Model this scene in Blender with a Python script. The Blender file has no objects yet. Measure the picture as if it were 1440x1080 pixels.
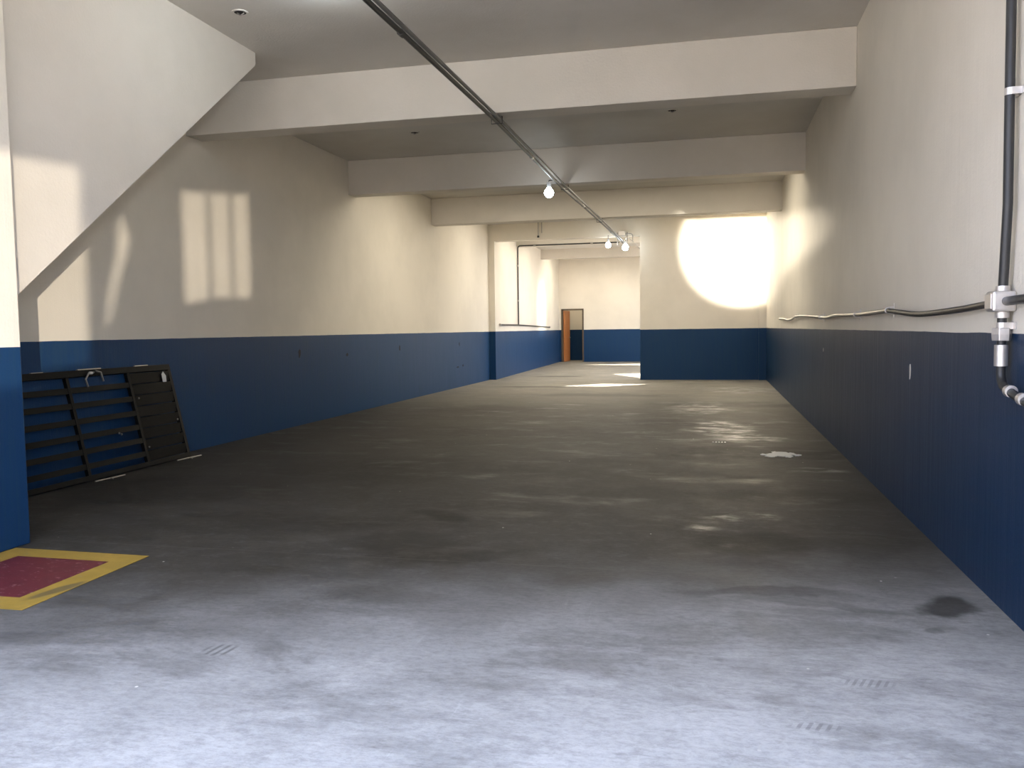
import bpy, bmesh, math, random
from mathutils import Vector, Matrix
random.seed(7)
sc = bpy.context.scene
col = sc.collection

# ------------------------------------------------------------ camera
H = 1.4
FPX, PITCH, YAW, ROLL = 1187.1, .0645, .2326, -.0138
cam_d = bpy.data.cameras.new('camera')
cam = bpy.data.objects.new('camera', cam_d); col.objects.link(cam)
cam_d.sensor_width = 36.0; cam_d.sensor_fit = 'HORIZONTAL'
cam_d.lens = FPX * 36.0 / 1440.0
cam_d.clip_start = .05; cam_d.clip_end = 300
fw = Vector((-math.sin(YAW) * math.cos(PITCH), math.cos(YAW) * math.cos(PITCH), -math.sin(PITCH)))
rt = Vector((math.cos(YAW), math.sin(YAW), 0)); up = rt.cross(fw)
rt = rt * math.cos(ROLL) + up * math.sin(ROLL); up = rt.cross(fw)
M = Matrix((rt, up, -fw)).transposed().to_4x4(); M.translation = (0, 0, H)
cam.matrix_world = M
sc.camera = cam

# ------------------------------------------------------------ render look
sc.view_settings.view_transform = 'Standard'
sc.view_settings.look = 'None'
sc.view_settings.gamma = 1.0
sc.view_settings.use_curve_mapping = False
sc.view_settings.exposure = 0.57
sc.cycles.use_denoising = True
sc.cycles.max_bounces = 12
sc.cycles.diffuse_bounces = 8
sc.cycles.glossy_bounces = 4
sc.cycles.sample_clamp_indirect = 8.0
sc.cycles.caustics_reflective = False
sc.cycles.caustics_refractive = False

# ------------------------------------------------------------ sky and lights
w = bpy.data.worlds.new('sky'); sc.world = w; w.use_nodes = True
bg = w.node_tree.nodes['Background']
bg.inputs[0].default_value = (.63, .73, 1.0, 1)
bg.inputs[1].default_value = 3.8

def light(name, kind, loc, energy, color, aim=None, **kw):
    d = bpy.data.lights.new(name, kind); d.energy = energy; d.color = color
    for k, v in kw.items(): setattr(d, k, v)
    o = bpy.data.objects.new(name, d); col.objects.link(o); o.location = loc
    if aim is not None:
        o.rotation_euler = (Vector(aim) - Vector(loc)).to_track_quat('-Z', 'Y').to_euler()
    return o
# the sun stands high to the right of the building
light('sun', 'SUN', (20, 5, 40), 22.0, (1, .93, .82), aim=(20 - 23.1, 5, 0), angle=.009)
# sunlight thrown back by the windows across the street; it passes holes in an added mask wall
def reflected(name, loc, aim, energy, size, rad, color=(1, .88, .72)):
    return light(name, 'SPOT', loc, energy, color, aim=aim, spot_size=size, spot_blend=.2, shadow_soft_size=rad)
S_SIDE = Vector((17.8, -22, .9)); S_FAR = Vector((-1.0, -12, .45))
reflected('reflected_sun_side', S_SIDE, (-5.4, 7.5, 1.9), 36000, .30, .05)
reflected('reflected_sun_far', S_FAR, (.85, 22.9, 3.5), 330000, .112, .015, (1, .92, .78)).data.spot_blend = 1
reflected('reflected_sun_yard', (13, 29.5, 1.6), (-6.2, 30.8, 2.15), 40000, .11, .5, (1, .92, .78)).data.spot_blend = 1
# sky portals in the openings
def portal(name, loc, aim, sx, sy):
    o = light(name, 'AREA', loc, 1, (1, 1, 1), aim=aim, shape='RECTANGLE', size=sx, size_y=sy)
    o.data.cycles.is_portal = True
portal('entrance_portal', (-1.55, 1.95, 1.9), (-1.55, 7, 1.9), 5.8, 3.8)
portal('yard_portal', (1.42, 28.5, 1.5), (-5, 28.5, 1.5), 7.0, 3.3)

# ------------------------------------------------------------ materials
class NT:
    def __init__(s, name):
        s.m = bpy.data.materials.new(name); s.m.use_nodes = True
        s.t = s.m.node_tree; s.b = s.t.nodes['Principled BSDF']
        s.L = s.t.links
    def n(s, k, **kw):
        x = s.t.nodes.new(k)
        for a, v in kw.items(): setattr(x, a, v)
        return x
    def put(s, sock, v):
        if isinstance(v, bpy.types.NodeSocket): s.L.new(v, sock)
        elif v is not None: sock.default_value = v
    def math(s, op, a, b=None, c=None, clamp=False):
        x = s.n('ShaderNodeMath', operation=op, use_clamp=clamp)
        s.put(x.inputs[0], a); s.put(x.inputs[1], b); s.put(x.inputs[2], c)
        return x.outputs[0]
    def vec(s, op, a, b=None):
        x = s.n('ShaderNodeVectorMath', operation=op)
        s.put(x.inputs[0], a)
        if b is not None: s.put(x.inputs[1], b)
        return x.outputs['Value' if op in ('LENGTH', 'DOT_PRODUCT') else 'Vector']
    def mix(s, f, a, b):
        x = s.n('ShaderNodeMix', data_type='RGBA')
        s.put(x.inputs[0], f); s.put(x.inputs[6], a); s.put(x.inputs[7], b)
        return x.outputs[2]
    def noise(s, vec, scale, detail=4, rough=.55, dist=0):
        x = s.n('ShaderNodeTexNoise'); s.put(x.inputs['Vector'], vec)
        x.inputs['Scale'].default_value = scale; x.inputs['Detail'].default_value = detail
        x.inputs['Roughness'].default_value = rough; x.inputs['Distortion'].default_value = dist
        return x.outputs[0]
    def ramp(s, v, lo, hi, a=0.0, b=1.0):
        x = s.n('ShaderNodeMapRange', interpolation_type='SMOOTHSTEP')
        s.put(x.inputs[0], v)
        for i, q in zip((1, 2, 3, 4), (lo, hi, a, b)): x.inputs[i].default_value = q
        return x.outputs[0]
    def coord(s):
        return s.n('ShaderNodeTexCoord').outputs['Object']
    def mapped(s, v, scale=(1, 1, 1), loc=(0, 0, 0), rot=(0, 0, 0)):
        x = s.n('ShaderNodeMapping'); s.put(x.inputs[0], v)
        x.inputs['Location'].default_value = loc; x.inputs['Rotation'].default_value = rot
        x.inputs['Scale'].default_value = scale
        return x.outputs[0]
    def bump(s, h, strength, dist):
        x = s.n('ShaderNodeBump'); x.inputs['Strength'].default_value = strength
        x.inputs['Distance'].default_value = dist; s.put(x.inputs['Height'], h)
        s.L.new(x.outputs[0], s.b.inputs['Normal'])

CREAM = (.76, .71, .62, 1); CREAM2 = (.69, .645, .56, 1)
BLUE = (.008, .038, .108, 1); BLUE2 = (.014, .046, .10, 1)

def wall_mat(name, zb, streak=.2, rough_w=.55, rough_b=.42, bk=1.0):
    t = NT(name); co = t.coord()
    sep = t.n('ShaderNodeSeparateXYZ'); t.L.new(co, sep.inputs[0]); z = sep.outputs[2]
    wob = t.noise(t.mapped(co, (.8, .8, .1)), 3, 3)
    edge = t.math('ADD', z, t.math('MULTIPLY', t.math('SUBTRACT', wob, .5), .012))
    isb = t.math('LESS_THAN', edge, zb)
    big = t.noise(co, .7, 5, .6)
    ver = t.noise(t.mapped(co, (9, 9, .35)), 2.6, 8, .72)
    fine = t.noise(co, 60, 3, .6)
    mixf = t.ramp(big, .35, .7)
    cw = t.mix(mixf, CREAM, CREAM2)
    cb = t.mix(t.ramp(ver, .35, .75), BLUE, BLUE2)
    cb = t.vec('MULTIPLY', cb, (bk, bk, bk))  # per-wall factor puts each wall's light level into the one blue paint
    cb = t.mix(t.math('MULTIPLY', t.ramp(t.noise(co, 1.7, 6, .65), .55, .8), .35), cb, (.03, .052, .08, 1))
    t.put(t.b.inputs['Base Color'], t.mix(isb, cw, cb))
    rr = t.math('ADD', t.math('MULTIPLY', ver, .25), rough_w - .12)
    rb = t.math('ADD', t.math('MULTIPLY', ver, .25), rough_b - .12)
    x = t.n('ShaderNodeMix', data_type='FLOAT')
    t.put(x.inputs[0], isb); t.put(x.inputs[2], rr); t.put(x.inputs[3], rb)
    t.put(t.b.inputs['Roughness'], x.outputs[0])
    t.b.inputs['Specular IOR Level'].default_value = .16
    hgt = t.math('ADD', t.math('MULTIPLY', ver, streak), t.math('MULTIPLY', fine, .12))
    hgt = t.math('ADD', hgt, t.math('MULTIPLY', big, .5))
    t.bump(hgt, .5, .02)
    return t.m

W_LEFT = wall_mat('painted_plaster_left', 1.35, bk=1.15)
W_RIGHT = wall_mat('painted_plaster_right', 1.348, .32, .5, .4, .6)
W_PIER = wall_mat('painted_plaster_pier', 1.328)
W_FAR = wall_mat('painted_plaster_far', 1.35)

def plain_plaster(name, c1, c2, rough=.7):
    t = NT(name); co = t.coord()
    t.put(t.b.inputs['Base Color'], t.mix(t.ramp(t.noise(co, .8, 6, .6), .3, .7), c1, c2))
    t.b.inputs['Roughness'].default_value = rough
    t.bump(t.math('ADD', t.noise(co, 45, 3), t.math('MULTIPLY', t.noise(co, 1.5, 3), 2)), .3, .008)
    return t.m
CEIL = plain_plaster('ceiling_paint', (.60, .575, .53, 1), (.54, .51, .46, 1))
BEAM = plain_plaster('beam_paint', (.68, .635, .565, 1), (.62, .58, .51, 1))
PAVE = plain_plaster('pavement', (.42, .37, .33, 1), (.36, .33, .30, 1), .9)

def floor_material():
    t = NT('worn_concrete'); co = t.coord()
    wv = t.n('ShaderNodeTexNoise'); t.L.new(co, wv.inputs['Vector'])
    wv.inputs['Scale'].default_value = 1.6; wv.inputs['Detail'].default_value = 5
    off = t.vec('MULTIPLY', t.vec('SUBTRACT', wv.outputs['Color'], (.5, .5, .5)), (.9, .9, 0))
    P = t.vec('ADD', co, off)
    n1 = t.noise(t.mapped(co, (1, 1.3, 1)), .55, 8, .7)
    n2 = t.noise(t.mapped(co, (1, 1.0, 1), rot=(0, 0, .5)), 3.1, 10, .74, 0)
    n3 = t.noise(co, 22, 5, .7)
    ng = t.noise(t.mapped(co, (1, 1.5, 1), rot=(0, 0, -.4)), 5.5, 10, .78)
    nh = t.noise(t.mapped(co, (.7, 1.4, 1), loc=(3, 1, 0), rot=(0, 0, .3)), 8, 12, .8, 0)
    n5 = t.noise(t.mapped(co, (.7, 1.3, 1)), 28, 10, .85)
    scr = t.noise(t.mapped(co, (1.2, 26, 1), rot=(0, 0, -.35)), 2.2, 4, .6)
    scr2 = t.noise(t.mapped(co, (18, 1.2, 1), rot=(0, 0, .5)), 2.0, 4, .6)
    n4 = t.noise(t.mapped(co, (1.0, 2.2, 1)), .9, 10, .7, .3)
    c = t.mix(t.ramp(n1, .3, .7), (.042, .038, .031, 1), (.064, .059, .050, 1))
    c = t.mix(t.math('MULTIPLY', t.ramp(n2, .48, .72), .55), c, (.10, .094, .082, 1))
    c = t.mix(t.math('MULTIPLY', t.ramp(n2, .5, .28), .5), c, (.036, .033, .028, 1))
    c = t.mix(t.math('MULTIPLY', t.ramp(n3, .45, .7), .22), c, (.075, .07, .064, 1))
    # paler floor colour by the entrance and at the far end imitates daylight there
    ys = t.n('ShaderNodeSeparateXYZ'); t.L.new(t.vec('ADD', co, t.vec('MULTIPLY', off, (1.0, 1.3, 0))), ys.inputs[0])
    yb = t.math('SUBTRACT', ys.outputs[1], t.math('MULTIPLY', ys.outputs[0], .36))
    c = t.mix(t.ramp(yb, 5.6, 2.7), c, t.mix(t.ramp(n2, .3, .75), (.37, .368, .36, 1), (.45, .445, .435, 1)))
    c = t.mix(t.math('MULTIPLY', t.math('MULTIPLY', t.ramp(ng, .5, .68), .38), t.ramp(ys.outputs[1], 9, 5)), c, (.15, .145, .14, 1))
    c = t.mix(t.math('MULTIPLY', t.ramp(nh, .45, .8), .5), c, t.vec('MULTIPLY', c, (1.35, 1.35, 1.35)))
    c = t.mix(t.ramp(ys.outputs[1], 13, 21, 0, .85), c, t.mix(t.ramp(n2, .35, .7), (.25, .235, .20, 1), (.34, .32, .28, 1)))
    # grime trodden into the middle of the hall
    blobs = [  # x, y, rx, ry, strength
        (.75, 9.7, 1.5, .6, .7), (-.2, 9.3, 1.3, .4, .45), (.7, 7.15, .95, .35, .45), (-.9, 7.2, .8, .4, .35),
        (.2, 5.5, .5, .42, .7), (-2.0, 6.05, .28, .2, .75), (-2.0, 5.3, .4, .25, .45), (-1.75, 4.95, .5, .14, .4), (.95, 4.15, .12, .05, .4), (.5, 4.35, .5, .06, .3), (1.06, 4.47, .2, .17, .75),
        (-1.3, 8.3, 1.1, .8, .45), (-3.3, 8.0, 1.3, 1.0, .35), (-2.6, 11.2, 1.6, .7, .45),
        (-.3, 12.6, 1.2, .5, .55), (.3, 15.6, 1.5, .6, .55), (-3.8, 14.3, 1.4, .8, .35), (-2.3, 17.6, 1.6, .5, .4),
        (-4.4, 24.4, .8, .4, .6), (-4.2, 20.0, 1.0, .35, .5), (.9, 5.6, .4, .25, .3), (-3.1, 5.6, .9, .3, .3),
        (.3, 4.5, .5, .12, .45), (-4.7, 6.7, 1.2, .8, .4)]
    for x, y, rx, ry, s in blobs:
        d = t.vec('LENGTH', t.vec('MULTIPLY', t.vec('SUBTRACT', P, (x, y, 0)), (1 / rx, 1 / ry, 0)))
        c = t.mix(t.math('MULTIPLY', t.ramp(d, 1.15, .55), s), c, (.018, .016, .013, 1))
    g = t.math('MULTIPLY', t.ramp(n4, .46, .64), .4)
    c = t.mix(g, c, (.024, .021, .017, 1))
    c = t.mix(t.math('MULTIPLY', t.ramp(n5, .42, .62), .42), c, t.vec('MULTIPLY', c, (.45, .45, .45)))
    c = t.mix(t.math('MULTIPLY', t.ramp(scr, .60, .72), .28), c, t.vec('MULTIPLY', c, (.5, .5, .5)))
    c = t.mix(t.math('MULTIPLY', t.ramp(scr2, .64, .74), .22), c, t.vec('MULTIPLY', c, (1.5, 1.5, 1.5)))
    pol = None
    for x, y, rx, ry in [(.1, 12.0, .5, 1.1), (-.15, 14.9, .55, 1.2), (.45, 10.9, .45, .5), (.2, 6.3, .3, .09), (.0, 6.05, .18, .12), (.6, 19.3, .8, 1.2), (.95, 8.55, .35, .3)]:
        d = t.vec('LENGTH', t.vec('MULTIPLY', t.vec('SUBTRACT', P, (x, y, 0)), (1 / rx, 1 / ry, 0)))
        m = t.ramp(d, 1.2, .5); pol = m if pol is None else t.math('MAXIMUM', pol, m)
    pol = t.math('MULTIPLY', pol, t.ramp(t.noise(t.mapped(co, (.9, 1.6, 1)), 2.6, 8, .7), .42, .62))
    # tyre prints: ribs inside small ellipses
    for x, y, rx, ry, ang, k in [(-2.12, 3.26, .085, .075, .35, 24), (.36, 3.03, .10, .035, .1, 30), (.60, 3.45, .12, .045, .1, 34)]:
        q = t.mapped(t.vec('SUBTRACT', co, (x, y, 0)), rot=(0, 0, -ang))
        d = t.vec('LENGTH', t.vec('MULTIPLY', q, (1 / rx, 1 / ry, 0)))
        s = t.n('ShaderNodeSeparateXYZ'); t.L.new(q, s.inputs[0])
        rib = t.ramp(t.math('SINE', t.math('MULTIPLY', t.math('ADD', s.outputs[0], t.math('MULTIPLY', s.outputs[1], -.5)), k * 6.2)), -.1, .5)
        c = t.mix(t.math('MULTIPLY', t.math('MULTIPLY', t.ramp(d, 1.1, .6), rib), .6 if x < 0 else .35), c, (.07, .068, .066, 1))
    # fine casting joint across the hall
    s = t.n('ShaderNodeSeparateXYZ'); t.L.new(t.vec('ADD', co, t.vec('MULTIPLY', off, (.04, .04, 0))), s.inputs[0])
    j = t.ramp(t.math('ABSOLUTE', t.math('SUBTRACT', s.outputs[1], 4.83)), .008, .002)
    c = t.mix(t.math('MULTIPLY', j, .4), c, (.12, .11, .1, 1))
    # pale specks
    vo = t.n('ShaderNodeTexVoronoi'); t.L.new(co, vo.inputs['Vector']); vo.inputs['Scale'].default_value = 5.5
    sp = t.ramp(vo.outputs['Distance'], .05, .025)
    c = t.mix(t.math('MULTIPLY', sp, t.ramp(t.noise(co, 2.3, 2), .52, .6)), c, (.6, .58, .54, 1))
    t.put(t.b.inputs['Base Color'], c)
    r = t.math('ADD', t.math('MULTIPLY', n2, .35), .42)
    r = t.math('SUBTRACT', r, t.math('MULTIPLY', pol, .22))
    r = t.math('SUBTRACT', r, t.math('MULTIPLY', t.ramp(n4, .5, .68), .16))
    t.put(t.b.inputs['Roughness'], r)
    t.put(t.b.inputs['Specular IOR Level'], t.math('ADD', t.math('MULTIPLY', t.math('MULTIPLY', pol, t.ramp(n2, .40, .62)), .8), .13))
    t.bump(t.math('ADD', t.math('MULTIPLY', n2, .6), t.math('MULTIPLY', n3, .25)), .35, .012)
    return t.m
FLOOR = floor_material()

def paint(name, c, worn, rough=.5, dirt=False):
    t = NT(name); co = t.coord()
    n = t.noise(co, 7, 8, .7, .4); n2 = t.noise(t.mapped(co, (1, 2.2, 1)), 13, 5, .7)
    cc = t.mix(t.ramp(n, .3, .7), c, tuple(v * .8 for v in c[:3]) + (1,))
    cc = t.mix(t.math('MULTIPLY', t.ramp(n2, .57, .68), .8), cc, worn)
    if dirt:
        d = t.vec('LENGTH', t.vec('MULTIPLY', t.mapped(t.vec('SUBTRACT', co, (-3.50, 3.86, 0)), rot=(0, 0, .25)), (1 / .05, 1 / .2, 0)))
        cc = t.mix(t.math('MULTIPLY', t.ramp(t.math('ADD', d, n), 1.6, 1.1), .75), cc, (.10, .08, .04, 1))
    t.put(t.b.inputs['Base Color'], cc); t.b.inputs['Roughness'].default_value = rough
    t.bump(n2, .2, .003)
    return t.m
YELLOW = paint('yellow_floor_paint', (.40, .26, .04, 1), (.30, .23, .09, 1), dirt=True)
RED = paint('red_floor_paint', (.135, .017, .024, 1), (.36, .20, .20, 1))

def metal(name, c, rough=.4, met=1.0, var=.25, spec=.5):
    t = NT(name); co = t.coord(); n = t.noise(co, 30, 4)
    t.put(t.b.inputs['Base Color'], t.mix(n, tuple(v * (1 - var) for v in c[:3]) + (1,), c))
    t.b.inputs['Metallic'].default_value = met; t.b.inputs['Specular IOR Level'].default_value = spec
    t.put(t.b.inputs['Roughness'], t.math('ADD', t.math('MULTIPLY', n, .2), rough - .1))
    return t.m
DARKPIPE = metal('dark_conduit', (.035, .035, .035, 1), .42, .2)
GREYPIPE = metal('grey_conduit', (.13, .13, .125, 1), .45, .3)
GALV = metal('galvanised_conduit', (.42, .40, .37, 1), .38, .8)
ALU = metal('cast_aluminium', (.72, .68, .64, 1), .4, .75)
GATEM = metal('black_gate_paint', (.005, .005, .005, 1), .5, 0, spec=.12)
STEEL = metal('worn_steel', (.45, .43, .40, 1), .4, .8)
TAG = metal('white_tag', (.7, .7, .66, 1), .6, 0)
WHITE = metal('white_spill', (.78, .77, .73, 1), .45, 0, .1)
HOLE_SHADE = metal('painted_hole_shade', (.02, .018, .015, 1), .9, 0)
CHIPW = metal('bare_plaster', (.6, .58, .54, 1), .8, 0)
CHIPD = metal('dark_chip', (.01, .012, .02, 1), .8, 0)
SOCKET = metal('white_socket', (.6, .6, .6, 1), .5, 0)

def wood():
    t = NT('orange_wood'); co = t.coord()
    g = t.noise(t.mapped(co, (14, 14, .7)), 2.5, 6, .6, .5)
    t.put(t.b.inputs['Base Color'], t.mix(g, (.38, .125, .035, 1), (.60, .24, .08, 1)))
    t.b.inputs['Roughness'].default_value = .45
    return t.m
WOOD = wood()
FRAME = metal('dark_door_frame', (.10, .07, .045, 1), .5, 0)

def glow(name, c, s):
    t = NT(name)
    t.b.inputs['Base Color'].default_value = (.9, .9, .9, 1)
    t.b.inputs['Emission Color'].default_value = c
    t.b.inputs['Emission Strength'].default_value = s
    return t.m
BULB = glow('lit_bulb', (.86, .94, 1, 1), 22)
BULB_NEAR = glow('lit_bulb_near', (.86, .94, 1, 1), 300)

# ------------------------------------------------------------ mesh helpers
def box(bm, x0, x1, y0, y1, z0, z1, mat=None):
    vs = [bm.verts.new(p) for p in [(x0, y0, z0), (x1, y0, z0), (x1, y1, z0), (x0, y1, z0), (x0, y0, z1), (x1, y0, z1), (x1, y1, z1), (x0, y1, z1)]]
    if mat is not None:
        for v in vs: v.co = mat @ v.co
    for f in [(0, 3, 2, 1), (4, 5, 6, 7), (0, 1, 5, 4), (1, 2, 6, 5), (2, 3, 7, 6), (3, 0, 4, 7)]:
        bm.faces.new([vs[i] for i in f])
def prism(bm, pts, vec):
    a = [bm.verts.new(p) for p in pts]; b = [bm.verts.new(Vector(p) + Vector(vec)) for p in pts]
    n = len(pts); bm.faces.new(a[::-1]); bm.faces.new(b)
    for i in range(n): bm.faces.new([a[i], a[(i + 1) % n], b[(i + 1) % n], b[i]])
def tube(bm, pts, r, seg=14, caps=True):
    pts = [Vector(p) for p in pts]; rings = []
    N = None
    for i, p in enumerate(pts):
        T = ((pts[i + 1] if i + 1 < len(pts) else p) - (pts[i - 1] if i else p)).normalized()
        if N is None:
            N = T.orthogonal().normalized()
        N = (N - T * N.dot(T)).normalized(); B = T.cross(N)
        rr = r[i] if isinstance(r, (list, tuple)) else r
        rings.append([bm.verts.new(p + (N * math.cos(a) + B * math.sin(a)) * rr) for a in [2 * math.pi * k / seg for k in range(seg)]])
    for a, b in zip(rings, rings[1:]):
        for k in range(seg): bm.faces.new([a[k], a[(k + 1) % seg], b[(k + 1) % seg], b[k]])
    if caps: bm.faces.new(rings[0][::-1]); bm.faces.new(rings[-1])
def lathe(bm, prof, c, axis='Z', seg=24, caps=True):
    c = Vector(c); rings = []
    for r, h in prof:
        ring = []
        for k in range(seg):
            a = 2 * math.pi * k / seg; u, v = r * math.cos(a), r * math.sin(a)
            p = {'Z': (u, v, h), 'Y': (v, h, u), 'X': (h, u, v)}[axis]
            ring.append(bm.verts.new(c + Vector(p)))
        rings.append(ring)
    for a, b in zip(rings, rings[1:]):
        for k in range(seg): bm.faces.new([a[k], a[(k + 1) % seg], b[(k + 1) % seg], b[k]])
    if caps: bm.faces.new(rings[0][::-1]); bm.faces.new(rings[-1])
def smooth_path(pts, n=6):
    pts = [Vector(p) for p in pts]; out = []
    for i in range(len(pts) - 1):
        p0, p1, p2, p3 = pts[max(i - 1, 0)], pts[i], pts[i + 1], pts[min(i + 2, len(pts) - 1)]
        for k in range(n):
            t = k / n
            out.append(.5 * ((2 * p1) + (-p0 + p2) * t + (2 * p0 - 5 * p1 + 4 * p2 - p3) * t * t + (-p0 + 3 * p1 - 3 * p2 + p3) * t ** 3))
    out.append(pts[-1]); return out
def arc(c, r, a0, a1, plane='YZ', n=8):
    out = []
    for k in range(n + 1):
        a = math.radians(a0 + (a1 - a0) * k / n); u, v = r * math.cos(a), r * math.sin(a)
        out.append(Vector(c) + Vector({'YZ': (0, u, v), 'XZ': (u, 0, v), 'XY': (u, v, 0)}[plane]))
    return out
def obj(name, bm, m, parent=None, smooth=False, bevel=0, origin=None):
    bmesh.ops.recalc_face_normals(bm, faces=bm.faces)
    me = bpy.data.meshes.new(name)
    if origin is not None:
        for v in bm.verts: v.co -= Vector(origin)
    bm.to_mesh(me); bm.free()
    o = bpy.data.objects.new(name, me); col.objects.link(o)
    if origin is not None: o.location = origin
    me.materials.append(m)
    if smooth:
        for p in me.polygons: p.use_smooth = True
        mod = o.modifiers.new('split', 'EDGE_SPLIT'); mod.split_angle = math.radians(40)
    if bevel:
        b = o.modifiers.new('bevel', 'BEVEL'); b.width = bevel; b.segments = 2; b.limit_method = 'ANGLE'
    if parent is not None:
        o.parent = parent
        if origin is None:
            o.matrix_parent_inverse = Matrix.Translation(parent.location).inverted() if parent.type == 'EMPTY' else Matrix()
        else:
            o.matrix_parent_inverse = Matrix.Translation(parent.location).inverted() if parent.type == 'EMPTY' else Matrix()
    return o
def struct(name, bm, m, **k):
    o = obj(name, bm, m, **k); o['kind'] = 'structure'; return o
def thing(name, label, cat, loc, group=None):
    o = bpy.data.objects.new(name, None); col.objects.link(o); o.location = loc
    o.empty_display_size = .1; o['label'] = label; o['category'] = cat
    if group: o['group'] = group
    return o
def tag(o, label, cat, group=None):
    o['label'] = label; o['category'] = cat
    if group: o['group'] = group
    return o
def NB(): return bmesh.new()

# ------------------------------------------------------------ the shell
XR, XL, YF, YG = 1.38, -6.05, 22.9, 35.3
XB = -5.88; ZC = 4.31; ZB = 3.735; Y0 = 2.0
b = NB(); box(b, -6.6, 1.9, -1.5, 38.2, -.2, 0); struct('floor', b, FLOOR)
b = NB(); box(b, -45, 45, -40, -1.5, -.25, -.02); struct('trim_1', b, PAVE)
b = NB(); box(b, 1.9, 30, -1.5, 60, -.25, -.02); struct('trim_2', b, PAVE)

# ceiling slab with unseen slits added to shape the sun strips on the floor
b = NB(); box(b, -6.6, 1.9, Y0 - .3, 38.2, ZC, ZC + .12)
ceil = struct('ceiling', b, CEIL)
OFF = 4.31 / math.tan(math.radians(60))
slits = [[(-3.57, 20.33), (-2.45, 20.2), (-1.45, 21.1), (-2.7, 21.25)],
         [(-2.95, 25.75), (-1.7, 23.25), (-1.1, 23.25), (-1.1, 26.9)],
         [(-4.75, 32.4), (-1.5, 31.4), (-1.5, 33.6)],
         ]
cb = NB()
for s in slits: prism(cb, [(x + OFF, y, ZC - .1) for x, y in s], (0, 0, .4))
cut = obj('cutter', cb, CEIL)
md = ceil.modifiers.new('slits', 'BOOLEAN'); md.object = cut; md.operation = 'DIFFERENCE'; md.solver = 'EXACT'
dg = bpy.context.evaluated_depsgraph_get()
me2 = bpy.data.meshes.new_from_object(ceil.evaluated_get(dg))
ceil.modifiers.clear(); ceil.data = me2
bpy.data.objects.remove(cut)

# glowing fill panels added out of view to brighten the hall and back room
FILL_GLOW = glow('fill_glow', (1, .91, .74, 1), 4.0)
for i, (x0, x1, y0, y1) in enumerate([(-5.2, -1.5, 19.8, 21.2), (-5.2, -1.4, 23.7, 25.4), (-5.2, .5, 26.8, 28.4), (-4.8, .4, 14.3, 16.2), (-5.5, -2.5, 31.4, 33.6), (-6.0, -4.0, 35.7, 36.9)]):
    b = NB(); box(b, x0, x1, y0, y1, ZC - .02, ZC + .01); wn = struct('fill_panel_%d' % (i + 1), b, FILL_GLOW)
    b = NB()
    box(b, x0 - .05, x1 + .05, y0 - .05, y0, ZC - .03, ZC); box(b, x0 - .05, x1 + .05, y1, y1 + .05, ZC - .03, ZC)
    box(b, x0 - .05, x0, y0, y1, ZC - .03, ZC); box(b, x1, x1 + .05, y0, y1, ZC - .03, ZC)
    obj('fill_panel_frame', b, STEEL, parent=wn)
# right wall: solid along the hall, open to a yard in the back room
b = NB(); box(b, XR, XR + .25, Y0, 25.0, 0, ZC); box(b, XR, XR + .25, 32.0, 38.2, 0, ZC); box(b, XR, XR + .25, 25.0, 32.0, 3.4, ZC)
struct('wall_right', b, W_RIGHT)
b = NB(); box(b, XL - .25, XL, Y0, YF, 0, ZC)
wl = struct('wall_left', b, W_LEFT)
b = NB(); prism(b, [(XB, YF, 0), (-6.27, YG, 0), (-6.27, 38.2, 0), (-6.6, 38.2, 0), (-6.6, YF, 0)], (0, 0, ZC))
struct('wall_back_left', b, W_LEFT)
# far wall: solid on the right, lintel above the wide opening
b = NB(); box(b, -1.87, XR, YF, YF + .3, 0, ZC); box(b, XB, -1.87, YF, YF + .3, 3.85, ZC)
struct('wall_far', b, W_FAR)
b = NB(); box(b, 1.19, XR, YF - .13, YF, 0, 2.02); struct('trim_3', b, W_FAR)
# back wall with a doorway
DX0, DX1, DZ = -6.16, -5.25, 2.2
b = NB(); box(b, DX1, XR, YG, YG + .2, 0, ZC); box(b, DX0, DX1, YG, YG + .2, DZ, ZC); box(b, -6.6, DX0, YG, YG + .2, 0, ZC)
struct('wall_back', b, W_FAR)
b = NB(); box(b, -6.6, XR, 37.2, 37.4, 0, ZC); struct('wall_corridor', b, W_FAR)
# entrance end
b = NB(); box(b, -6.3, -4.9, Y0 - .2, Y0, 0, ZC); struct('wall_entrance', b, W_LEFT)
b = NB(); box(b, -4.49 - .0, XR, Y0 - .2, Y0, 3.75, ZC); struct('trim_4', b, BEAM)
# pier and stair on the left
b = NB(); box(b, -4.9, -4.49, Y0, 4.74, 0, ZC); struct('wall_pier', b, W_PIER, bevel=.01)
b = NB(); prism(b, [(XL, 4.74, 1.575), (XL, 8.13, 4.17), (XL, 8.15, 4.20), (XL, 8.15, ZC), (XL, 4.74, ZC)], (XL * -1 - 4.63, 0, 0))
struct('wall_stair', b, BEAM)
# beams
for i, (y, z, d) in enumerate([(9.0, ZB, .32), (13.6, ZB, .3), (18.0, ZB, .3)]):
    b = NB(); box(b, XL, XR, y, y + d, z, ZC); struct('trim_%d' % (5 + i), b, BEAM, bevel=.008)
b = NB(); box(b, -6.2, XR, 26.15, 26.45, 4.0, ZC); struct('trim_8', b, BEAM)
b = NB(); box(b, -6.3, XR, 30.7, 31.0, 3.97, ZC); struct('trim_9', b, BEAM)

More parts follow.
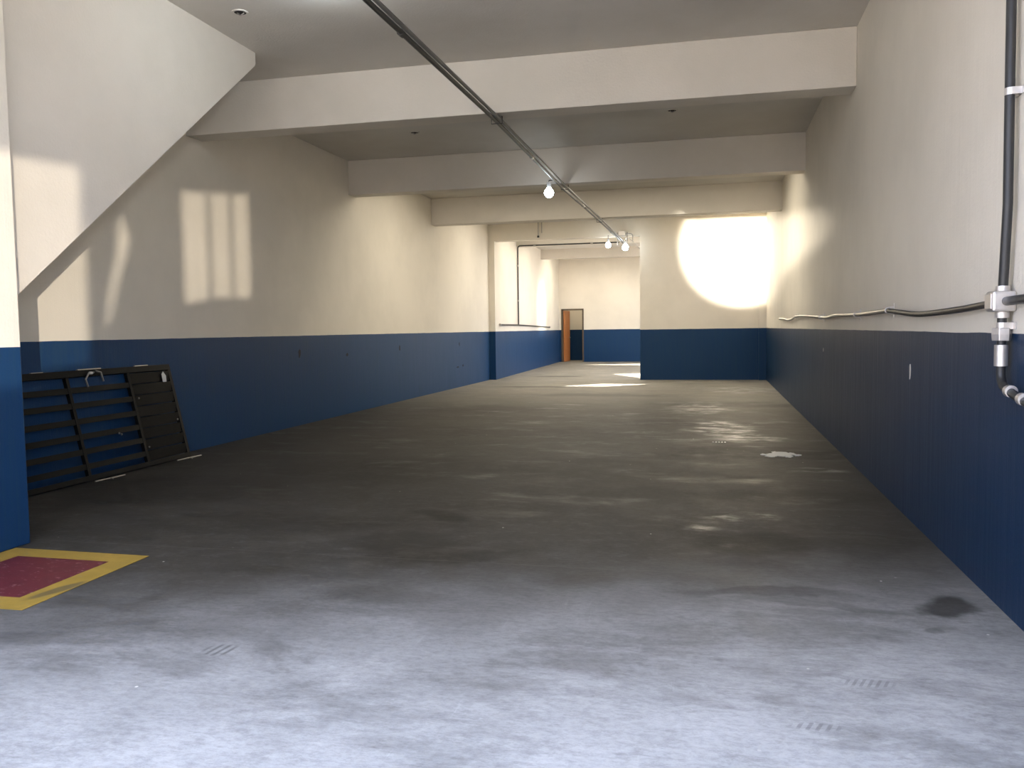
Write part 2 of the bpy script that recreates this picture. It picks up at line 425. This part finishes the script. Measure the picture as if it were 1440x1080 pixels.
# back door
b = NB()
box(b, DX0 - .02, DX0 + .05, YG - .03, YG + .2, 0, DZ + .03); box(b, DX1 - .04, DX1 + .02, YG - .03, YG + .2, 0, DZ + .03)
box(b, DX0, DX1, YG - .03, YG + .2, DZ - .03, DZ + .03)
struct('door_1', b, FRAME)
b = NB(); mt = Matrix.Translation((DX0 + .06, YG + .06, 0)) @ Matrix.Rotation(math.radians(83), 4, 'Z')
box(b, 0, .82, -.04, 0, .01, DZ - .04, mt); dl = struct('door_2', b, WOOD)
b = NB(); lathe(b, [(.008, 0), (.008, .04), (.026, .045), (.03, .06), (.02, .08), (.001, .085)], (DX0 + .16, YG + .72, 1.02), 'X'); obj('door_handle', b, STEEL, parent=dl, smooth=True)

# unseen mask wall added to shape the reflected light through its openings
b = NB(); box(b, -30, 30, -9.1, -9.0, 0, 3.4); sw = struct('mask_wall', b, BEAM)
def hole(cbm, S, pts):
    q = []
    for p in pts:
        p = Vector(p); q.append([S + (p - S) * ((yy - S.y) / (p.y - S.y)) for yy in (-9.3, -8.8)])
    a = [cbm.verts.new(v[0]) for v in q]; b_ = [cbm.verts.new(v[1]) for v in q]; n = len(q)
    cbm.faces.new(a[::-1]); cbm.faces.new(b_)
    for i in range(n): cbm.faces.new([a[i], a[(i + 1) % n], b_[(i + 1) % n], b_[i]])
def cutout(target, cbm):
    c_ = obj('cutter', cbm, BEAM)
    md = target.modifiers.new('holes', 'BOOLEAN'); md.object = c_; md.operation = 'DIFFERENCE'; md.solver = 'EXACT'
    me = bpy.data.meshes.new_from_object(target.evaluated_get(bpy.context.evaluated_depsgraph_get()))
    target.modifiers.clear(); target.data = me; bpy.data.objects.remove(c_)
c1 = NB()
def lw(y0, y1, za0, zb0, za1, zb1): hole(c1, S_SIDE, [(XL, y0, zb0), (XL, y1, zb1), (XL, y1, za1), (XL, y0, za0)])
lw(8.87, 9.36, 3.06, 1.76, 3.12, 1.84); lw(9.45, 9.86, 3.13, 1.85, 3.18, 1.87); lw(9.95, 10.33, 3.19, 1.87, 3.25, 1.88)
cutout(sw, c1); c1 = NB()
hole(c1, S_SIDE, [(-4.63, 3.2, 1.0), (-4.63, 5.5, 1.1), (-4.63, 5.52, 2.66), (-4.63, 3.2, 2.52)])
hole(c1, S_SIDE, [(XL, 7.5, 1.5), (XL, 7.54, 1.5), (XL, 7.68, 1.9), (XL, 7.92, 2.4), (XL, 7.78, 2.7), (XL, 7.7, 2.2), (XL, 7.58, 1.9)])
cutout(sw, c1); c1 = NB()
far_pts = [(.75 + 1.65 * math.cos(math.radians(q)), YF, 3.5 + 1.6 * math.sin(math.radians(q))) for q in range(150, 301, 10)]
for k in range(16):
    f = (k + 1) / 16; far_pts.append((1.80 + 1.0 * f, YF, 2.70 + .95 * f ** .8 + random.uniform(-.035, .035)))
far_pts += [(3.1, YF, 4.0), (2.0, YF, 4.12), (-.4, YF, 4.12)]
hole(c1, S_FAR, far_pts)
cutout(sw, c1)

# chips and anchors in the painted walls
def chip(name, x, y, z, w, h, m, parent, side):
    b = NB(); n = 9; pts = []
    for k in range(n):
        a = 2 * math.pi * k / n; r = random.uniform(.7, 1.15)
        pts.append((x, y + math.cos(a) * w * r, z + math.sin(a) * h * r))
    prism(b, pts, (side * .004, 0, 0)); return obj(name, b, m, parent=parent)
wr = bpy.data.objects['wall_right']
for y, z, w_, h_ in [(11.66, 1.08, .035, .07), (13.37, 1.01, .05, .03), (15.87, 1.06, .04, .06), (19.97, 1.06, .03, .05), (19.8, .5, .10, .02), (20.25, .52, .05, .03)]:
    chip('paint_chip', XL, y, z, w_, h_, CHIPD, wl, 1)
chip('paint_chip', XR, 6.51, 1.06, .02, .055, CHIPW, wr, -1)
chip('paint_chip', XR, 11.32, 1.09, .03, .03, CHIPW, wr, -1)

# ------------------------------------------------------------ ceiling holes and stubs
for (x, y), lab in [((-4.17, 7.1), 'small round ceiling fixture hole with a pale rim, beside the white stair block'),
                    ((-4.25, 11.96), 'dark ceiling hole between the first two beams, on the left of the conduit'),
                    ((-.52, 11.75), 'dark ceiling hole between the first two beams, on the right of the conduit')]:
    t = thing('ceiling_box', lab, 'ceiling box', (x, y, ZC), 'round boxes in the ceiling')
    b = NB(); lathe(b, [(.055, 0), (.075, 0), (.072, -.008), (.055, -.008), (.055, 0)], (x, y, ZC), caps=False); obj('rim', b, CEIL, t, smooth=True)
    b = NB(); lathe(b, [(.001, 0), (.054, 0), (.054, -.005), (.001, -.005)], (x, y, ZC)); obj('dark_disc', b, HOLE_SHADE, t)  # flat dark disc painted as the shade inside the hole
    b = NB(); tube(b, [(x - .03, y, ZC - .004), (x, y, ZC - .03), (x + .04, y, ZC - .012)], .006, 8); obj('wire', b, STEEL, t)
t = thing('pipe_stub', 'pair of thin pipe stubs hanging in front of the lintel over the wide opening', 'pipe', (-4.6, YF - .04, ZC))
b = NB(); tube(b, [(-4.62, YF - .04, ZC), (-4.62, YF - .04, 3.93)], .014, 10); tube(b, [(-4.52, YF - .04, ZC), (-4.52, YF - .04, 4.02)], .012, 10); obj('pipe', b, STEEL, t, smooth=True)
b = NB(); lathe(b, [(.001, 0), (.03, 0), (.03, .05), (.001, .05)], (-4.62, YF - .04, 3.9)); obj('end_cap', b, DARKPIPE, t, smooth=True)

# ------------------------------------------------------------ ceiling conduit
CX, CZ = -2.33, 3.69
t = thing('ceiling_conduit', 'long pair of dark conduits running the length of the hall under the beams', 'conduit', (CX, 12, CZ))
b = NB(); tube(b, [(CX - .02, Y0, CZ), (CX + .02, 9.1, CZ), (CX - .04, 13.7, CZ), (CX, 18.1, CZ), (CX, 23.0, CZ)], .021); obj('pipe', b, DARKPIPE, t, smooth=True)
b = NB(); tube(b, [(CX + .03, Y0, CZ + .012), (CX + .07, 9.1, CZ + .012), (CX + .03, 13.7, CZ + .012), (CX + .055, 18.1, CZ + .01), (CX + .05, 23.0, CZ + .01)], .017); obj('pipe', b, GREYPIPE, t, smooth=True)
b = NB(); tube(b, smooth_path([(CX, 23.0, CZ), (CX, 23.6, CZ + .1), (CX, 25, 4.0), (CX, 30.6, 4.02)]), .014, 10); obj('pipe', b, GALV, t, smooth=True)
for y in (9.16, 13.75, 18.15):
    b = NB(); z0, z1 = CZ - .03, ZB
    cxx = CX + .03 - (.03 if y > 12 else 0)
    tube(b, [(cxx - .06, y, z1 + .01), (cxx - .06, y, z0), (cxx + .06, y, z0), (cxx + .06, y, z1 + .01)], .006, 8, True)
    obj('bracket', b, DARKPIPE, t)
for y in (3.3, 6.3, 11.2, 15.9, 20.4):
    b = NB(); lathe(b, [(.022, -.035), (.027, -.033), (.027, .033), (.022, .035)], (CX + (0 if y < 10 else -.01), y, CZ), 'Y', 16); obj('coupling', b, DARKPIPE if y < 10 else GALV, t, smooth=True)
for x in (-2.45, -2.2):   # risers at the lintel
    b = NB(); tube(b, [(x, YF - .06, 3.95), (x, YF - .06, 3.62)], .018, 10); obj('riser', b, GALV, t, smooth=True)
b = NB(); box(b, CX - .09, CX + .09, YF - .14, YF - .0, 3.86, 3.98); obj('junction_box', b, ALU, t, bevel=.01)
b = NB(); tube(b, [(CX + .05, YF - .06, 3.9), (CX + .22, YF - .06, 3.9)] + arc((CX + .22, YF - .06, 3.84), .06, 90, 0, 'XZ', 5) + [(CX + .28, YF - .06, 3.72)], .014, 10); obj('elbow', b, GALV, t, smooth=True)

# lamps
def lamp(x, y, z, top, lab, r=.065, bulb=BULB):
    t = thing('bulb_lamp', lab, 'lamp', (x, y, z), 'bare bulbs of the hall')
    sh = min(.16, top - z) if not isinstance(top, tuple) else .16
    b = NB(); lathe(b, [(.001, sh), (.035, sh), (.035, .07), (.028, .06), (.001, .06)], (x, y, z)); obj('socket', b, SOCKET, t, smooth=True)
    b = NB(); lathe(b, [(.001, -r), (r * .5, -r * .88), (r * .85, -r * .5), (r, 0), (r * .9, r * .4), (r * .6, r * .8), (.03, r * 1.1), (.03, .075), (.001, .075)], (x, y, z)); obj('bulb', b, bulb, t, smooth=True)
    if sh < .16: return t
    b = NB(); tube(b, [(x, y, z + .15), (x, y, top)] if not isinstance(top, tuple) else [(x, y, z + .15), (x, y, top[2]), top], .008, 8); obj('arm', b, DARKPIPE, t, smooth=True)
    return t
lamp(-2.45, 13.0, 3.50, (CX, 13.0, CZ), 'lit round white bulb hanging from the conduit before the second beam', .075)
lamp(-2.22, 22.55, 3.52, (-2.22, 22.8, 3.72), 'lit round white bulb at the lintel, lower right of the two', .085)
lamp(-2.70, 22.80, 3.62, (-2.70, 22.91, 3.88), 'lit round white bulb at the lintel, upper left of the two, beside the black conduit', .075)
lamp(-3.15, 6.6, 4.235, ZC, 'lit bulb near the stair block, just above the view', r=.045, bulb=BULB_NEAR)

# ------------------------------------------------------------ conduit on the back room's left wall
def xb(y): return XB - (y - YF) * (.39 / 12.4)
t = thing('wall_conduit', 'thin black conduit dropping down the back room wall to a long level bar', 'conduit', (xb(26.2) + .03, 26.2, 1.53))
zt = 4.02
b = NB(); tube(b, [(-2.75, 26.12, 4.02), (-3.9, 26.12, 4.02), (-5.2, 26.12, zt), (xb(26.1) + .12, 26.12, zt)] + arc((xb(26.1) + .12, 26.12, zt - .08), .08, 90, 180, 'XZ', 6) + [(xb(26.1) + .035, 26.12, 2.9), (xb(26.1) + .035, 26.12, 1.53)], .022, 10); obj('pipe', b, DARKPIPE, t, smooth=True)
b = NB(); tube(b, [(xb(23.4) + .03, 23.4, 1.54), (xb(26.1) + .03, 26.1, 1.54), (xb(32.4) + .03, 32.4, 1.47)], .022, 10); obj('level_bar', b, DARKPIPE, t, smooth=True)
for y, z in ((23.4, 1.54), (32.4, 1.47)):
    b = NB(); lathe(b, [(.001, -.05), (.035, -.05), (.035, .05), (.001, .05)], (xb(y) + .035, y, z), 'Y', 12); obj('end_cap', b, GALV, t, smooth=True)
for z in (2.3, 3.4):
    b = NB(); lathe(b, [(.001, -.025), (.03, -.025), (.03, .025), (.001, .025)], (xb(26.1) + .035, 26.12, z), 'Z', 12); obj('clamp', b, GALV, t, smooth=True)
for x in (-5.4, -3.6):
    b = NB(); lathe(b, [(.001, -.04), (.032, -.04), (.032, .04), (.001, .04)], (x, 26.12, zt), 'X', 12); obj('clamp', b, GALV, t, smooth=True)

# ------------------------------------------------------------ conduit on the right wall
XW = XR - .045
t = thing('wall_conduit', 'black conduit with cast metal box, elbow and wavy branch on the right wall', 'conduit', (XW, 4.42, 1.5))
b = NB(); tube(b, [(XW, 4.42, ZC), (XW, 4.39, 2.46), (XW, 4.38, 1.95), (XW, 4.42, 1.57)], .0215, 18); obj('riser', b, DARKPIPE, t, smooth=True)
b = NB(); tube(b, [(XW, 4.425, 1.44), (XW, 4.425, 1.17)] + arc((XW, 4.425 - .075, 1.17), .075, 0, -65, 'YZ', 8) + [(XW, 4.25, 1.075), (XW, 3.6, .98), (XW, 3.2, .97)], .0205, 18)
dp = obj('drop_pipe', b, DARKPIPE, t, smooth=True)
b = NB(); box(b, XW - .06, XW + .045, 4.365, 4.475, 1.452, 1.548); obj('junction_box', b, ALU, t, bevel=.012)
b = NB(); box(b, XW - .065, XW - .059, 4.375, 4.465, 1.465, 1.535); obj('box_cover', b, ALU, t, bevel=.002)
for z in (1.555, 1.44):
    b = NB(); lathe(b, [(.001, -.018), (.031, -.018), (.034, 0), (.031, .018), (.001, .018)], (XW, 4.425, z), 'Z', 20); obj('collar', b, ALU, t, smooth=True)
b = NB(); lathe(b, [(.001, -.03), (.042, -.03), (.045, 0), (.042, .03), (.001, .03)], (XW, 4.425, 1.345), 'Z', 6); obj('hex_union', b, ALU, t, bevel=.002)
b = NB(); lathe(b, [(.001, -.052), (.030, -.05), (.030, .05), (.001, .052)], (XW, 4.425, 1.245), 'Z', 20)
cp = obj('coupling', b, ALU, t, smooth=True)
for z in (1.275, 1.22):
    b = NB(); lathe(b, [(.001, .0), (.007, 0), (.007, .025), (.001, .025)], (XW - .0, 4.455, z), 'Y', 10); obj('screw', b, STEEL, cp, smooth=True)
b = NB(); lathe(b, [(.001, -.022), (.028, -.02), (.028, .02), (.001, .022)], (XW, 4.29, 1.085), 'Y', 16); obj('coupling', b, ALU, t, smooth=True)
b = NB(); lathe(b, [(.001, -.022), (.028, -.02), (.028, .02), (.001, .022)], (XW, 4.12, 1.062), 'Y', 16); obj('coupling', b, ALU, t, smooth=True)
def strap(y, z, vertical=True, r=.024):
    b = NB()
    if vertical:
        box(b, XR - .004, XR, y - .06, y + .06, z - .018, z + .018)
        tube(b, [(XW, y, z - .016), (XW, y, z + .016)], r, 16)
        for s in (-1, 1): box(b, XW, XR, y + s * r - .003, y + s * r + .003, z - .016, z + .016)
    else:
        box(b, XR - .004, XR, y - .018, y + .018, z - .055, z + .055)
        tube(b, [(XW, y - .016, z), (XW, y + .016, z)], r, 16)
        for s in (-1, 1): box(b, XW, XR, y - .016, y + .016, z + s * r - .003, z + s * r + .003)
    return obj('clamp', b, ALU, t)
strap(4.385, 2.46); strap(4.425, 1.385)
br = [(XW, 4.47, 1.50), (XW, 4.65, 1.492), (XW, 5.22, 1.474), (XW, 6.04, 1.464), (XW, 6.6, 1.484), (XW, 7.1, 1.508)]
b = NB(); tube(b, smooth_path(br), .0185, 14); obj('branch_pipe', b, DARKPIPE, t, smooth=True)
br2 = [(XW, 7.1, 1.508), (XW, 7.95, 1.498), (XW, 8.9, 1.497), (XW, 9.86, 1.505), (XW, 10.6, 1.49), (XW, 11.26, 1.50), (XW, 12.9, 1.535), (XW, 14.4, 1.545), (XW, 15.2, 1.51), (XW, 15.96, 1.50), (XW, 16.9, 1.53), (XW, 17.9, 1.54)]
b = NB(); tube(b, smooth_path(br2), .0185, 12); obj('branch_pipe', b, GALV, t, smooth=True)
strap(7.1, 1.508, False); strap(8.6, 1.497, False); strap(11.26, 1.50, False, .028); strap(14.5, 1.545, False)
b = NB(); tube(b, [(XW, 4.37, 1.50), (XW, 4.0, 1.505), (XW, 3.4, 1.51)], .021, 14); obj('branch_pipe', b, DARKPIPE, t, smooth=True)

# ------------------------------------------------------------ black gate leaning on the left wall
t = thing('steel_gate', 'black slatted steel gate leaning on the blue left wall', 'gate', (-5.74, 7.2, 0))
ang = math.atan2(.24, 1.05); GL = 1.075
G = Matrix.Translation((-5.775, 0, .012)) @ Matrix.Rotation(-ang, 4, 'Y')     # local x = thickness, y along wall, z up the gate
def gp(*c): b = NB(); box(b, *c, mat=G); return b
Ya, Yb, D1, D2 = 6.0, 8.45, 6.86, 7.73
tk = .035
obj('frame_rail', gp(-tk, .006, Ya, Yb, GL - .065, GL), GATEM, t, bevel=.003)
obj('frame_rail', gp(-tk, .006, Ya, Yb, 0, .05), GATEM, t, bevel=.003)
for y, ww in ((Ya, .05), (D1 - .02, .04), (D2 - .02, .04), (Yb - .05, .05)):
    obj('upright', gp(-tk, .004, y, y + ww, .05, GL - .065), GATEM, t, bevel=.003)
for k, z in enumerate([.885, .735, .58, .43, .285, .14]):
    for y0, y1 in ((Ya + .05, D1 - .02), (D1 + .02, D2 - .02)):
        obj('slat', gp(-.02, 0, y0, y1, z - .03, z + .025), GATEM, t)
for k in range(8):
    z0 = .05 + k * .1195
    b = NB(); m2 = G @ Matrix.Translation((-.012, 0, z0)) @ Matrix.Rotation(.12, 4, 'Y')
    box(b, -.004, .004, D2 + .02, Yb - .05, .004, .114, m2); obj('louvre', b, GATEM, t)
obj('latch_plate', gp(-.03, -.005, 7.04, 7.36, GL, GL + .012), STEEL, t)
obj('latch_plate', gp(-.03, -.01, 7.88, 8.10, GL, GL + .012), STEEL, t)
obj('latch_plate', gp(-.03, -.01, 6.46, 6.60, GL, GL + .008), STEEL, t)
b = NB(); tube(b, [G @ Vector(p) for p in [(.012, 7.10, GL - .17), (.03, 7.07, GL - .10), (.035, 7.12, GL - .045), (.035, 7.20, GL - .035)]], .009, 8); obj('handle', b, STEEL, t, smooth=True)
b = NB(); tube(b, [G @ Vector(p) for p in [(.012, 7.33, GL - .13), (.03, 7.30, GL - .04), (.02, 7.24, GL - .02)]], .009, 8); obj('handle', b, STEEL, t, smooth=True)
b = NB(); lathe(b, [(.001, -.03), (.014, -.02), (.014, .02), (.001, .03)], G @ Vector((.03, 7.16, GL - .04)), 'Y', 10); k_ = obj('lock_barrel', b, WHITE, t, smooth=True)
b = NB(); prism(b, [G @ Vector(p) for p in [(.008, 8.26, GL - .20), (.008, 8.32, GL - .20), (.008, 8.335, GL - .13), (.008, 8.30, GL - .08), (.008, 8.265, GL - .11)]], G.to_3x3() @ Vector((.004, 0, 0))); o = obj('paper_tag', b, TAG, t); o['label'] = 'small white tag'
for y, z in ((7.38, .40), (7.41, .385), (7.80, .73), (7.78, .2), (8.36, .44)):
    b = NB(); lathe(b, [(.001, 0), (.012, 0), (.010, .008), (.001, .01)], G @ Vector((.006, y, z)), 'X', 8); obj('bolt', b, STEEL, t, smooth=True)
for p0, p1, lab in [((-5.70, 6.82, .012), (-5.67, 7.2, .012), 'thin grey rod on the floor under the middle of the leaning gate'),
                    ((-5.72, 8.12, .012), (-5.69, 8.52, .012), 'thin grey rod on the floor at the far corner of the leaning gate')]:
    b = NB(); tube(b, [p0, p1], .008, 8); tube(b, [((p0[0] + p1[0]) / 2, (p0[1] + p1[1]) / 2, .012), ((p0[0] + p1[0]) / 2 + .05, (p0[1] + p1[1]) / 2 - .02, .01)], .006, 8)
    tag(obj('metal_rod', b, STEEL, smooth=True), lab, 'rod')

# ------------------------------------------------------------ painted extinguisher square and the white spill
t = thing('floor_marking', 'painted red square with a yellow border on the floor at the blue pier', 'floor marking', (-3.95, 4.07, 0))
A = [(-4.48, 3.54), (-3.43, 3.54), (-3.46, 4.585), (-4.48, 4.60)]; Bq = [(-4.30, 3.71), (-3.605, 3.71), (-3.62, 4.42), (-4.30, 4.43)]
b = NB()
for k in range(4):
    q = [A[k], A[(k + 1) % 4], Bq[(k + 1) % 4], Bq[k]]; prism(b, [(x, y, .001) for x, y in q], (0, 0, .0024))
o = obj('border', b, YELLOW, t); o['label'] = 'yellow painted border'
b = NB(); prism(b, [(x, y, .001) for x, y in Bq], (0, 0, .0024)); o = obj('painted_field', b, RED, t); o['label'] = 'red painted square'

b = NB()
for (cx, cy, r) in [(.74, 9.52, .11), (.64, 9.47, .07), (.84, 9.60, .07), (.90, 9.50, .035), (.70, 9.66, .05), (.56, 9.50, .03), (.80, 9.40, .04)]:
    pts = []
    n = 17
    for k in range(n):
        a = 2 * math.pi * k / n; rr = r * random.uniform(.55, 1.3)
        pts.append((cx + math.cos(a) * rr * 1.1, cy + math.sin(a) * rr * 1.6, .001))
    prism(b, pts, (0, 0, random.uniform(.004, .007)))
tag(obj('paint_spill', b, WHITE), 'ragged splash of dried white paint on the floor near the right wall', 'spill')
for k in range(5):
    b = NB(); pts = [(.02 + k * .035 + math.cos(a) * .012, 10.47 + math.sin(a) * .03, .001) for a in [2 * math.pi * j / 7 for j in range(7)]]
    prism(b, pts, (0, 0, .003)); tag(obj('paint_drip', b, WHITE), ['leftmost', 'second from left', 'middle', 'second from right', 'rightmost'][k] + ' tiny white drip of the short row on the floor beyond the splash', 'drip', 'row of white drips')
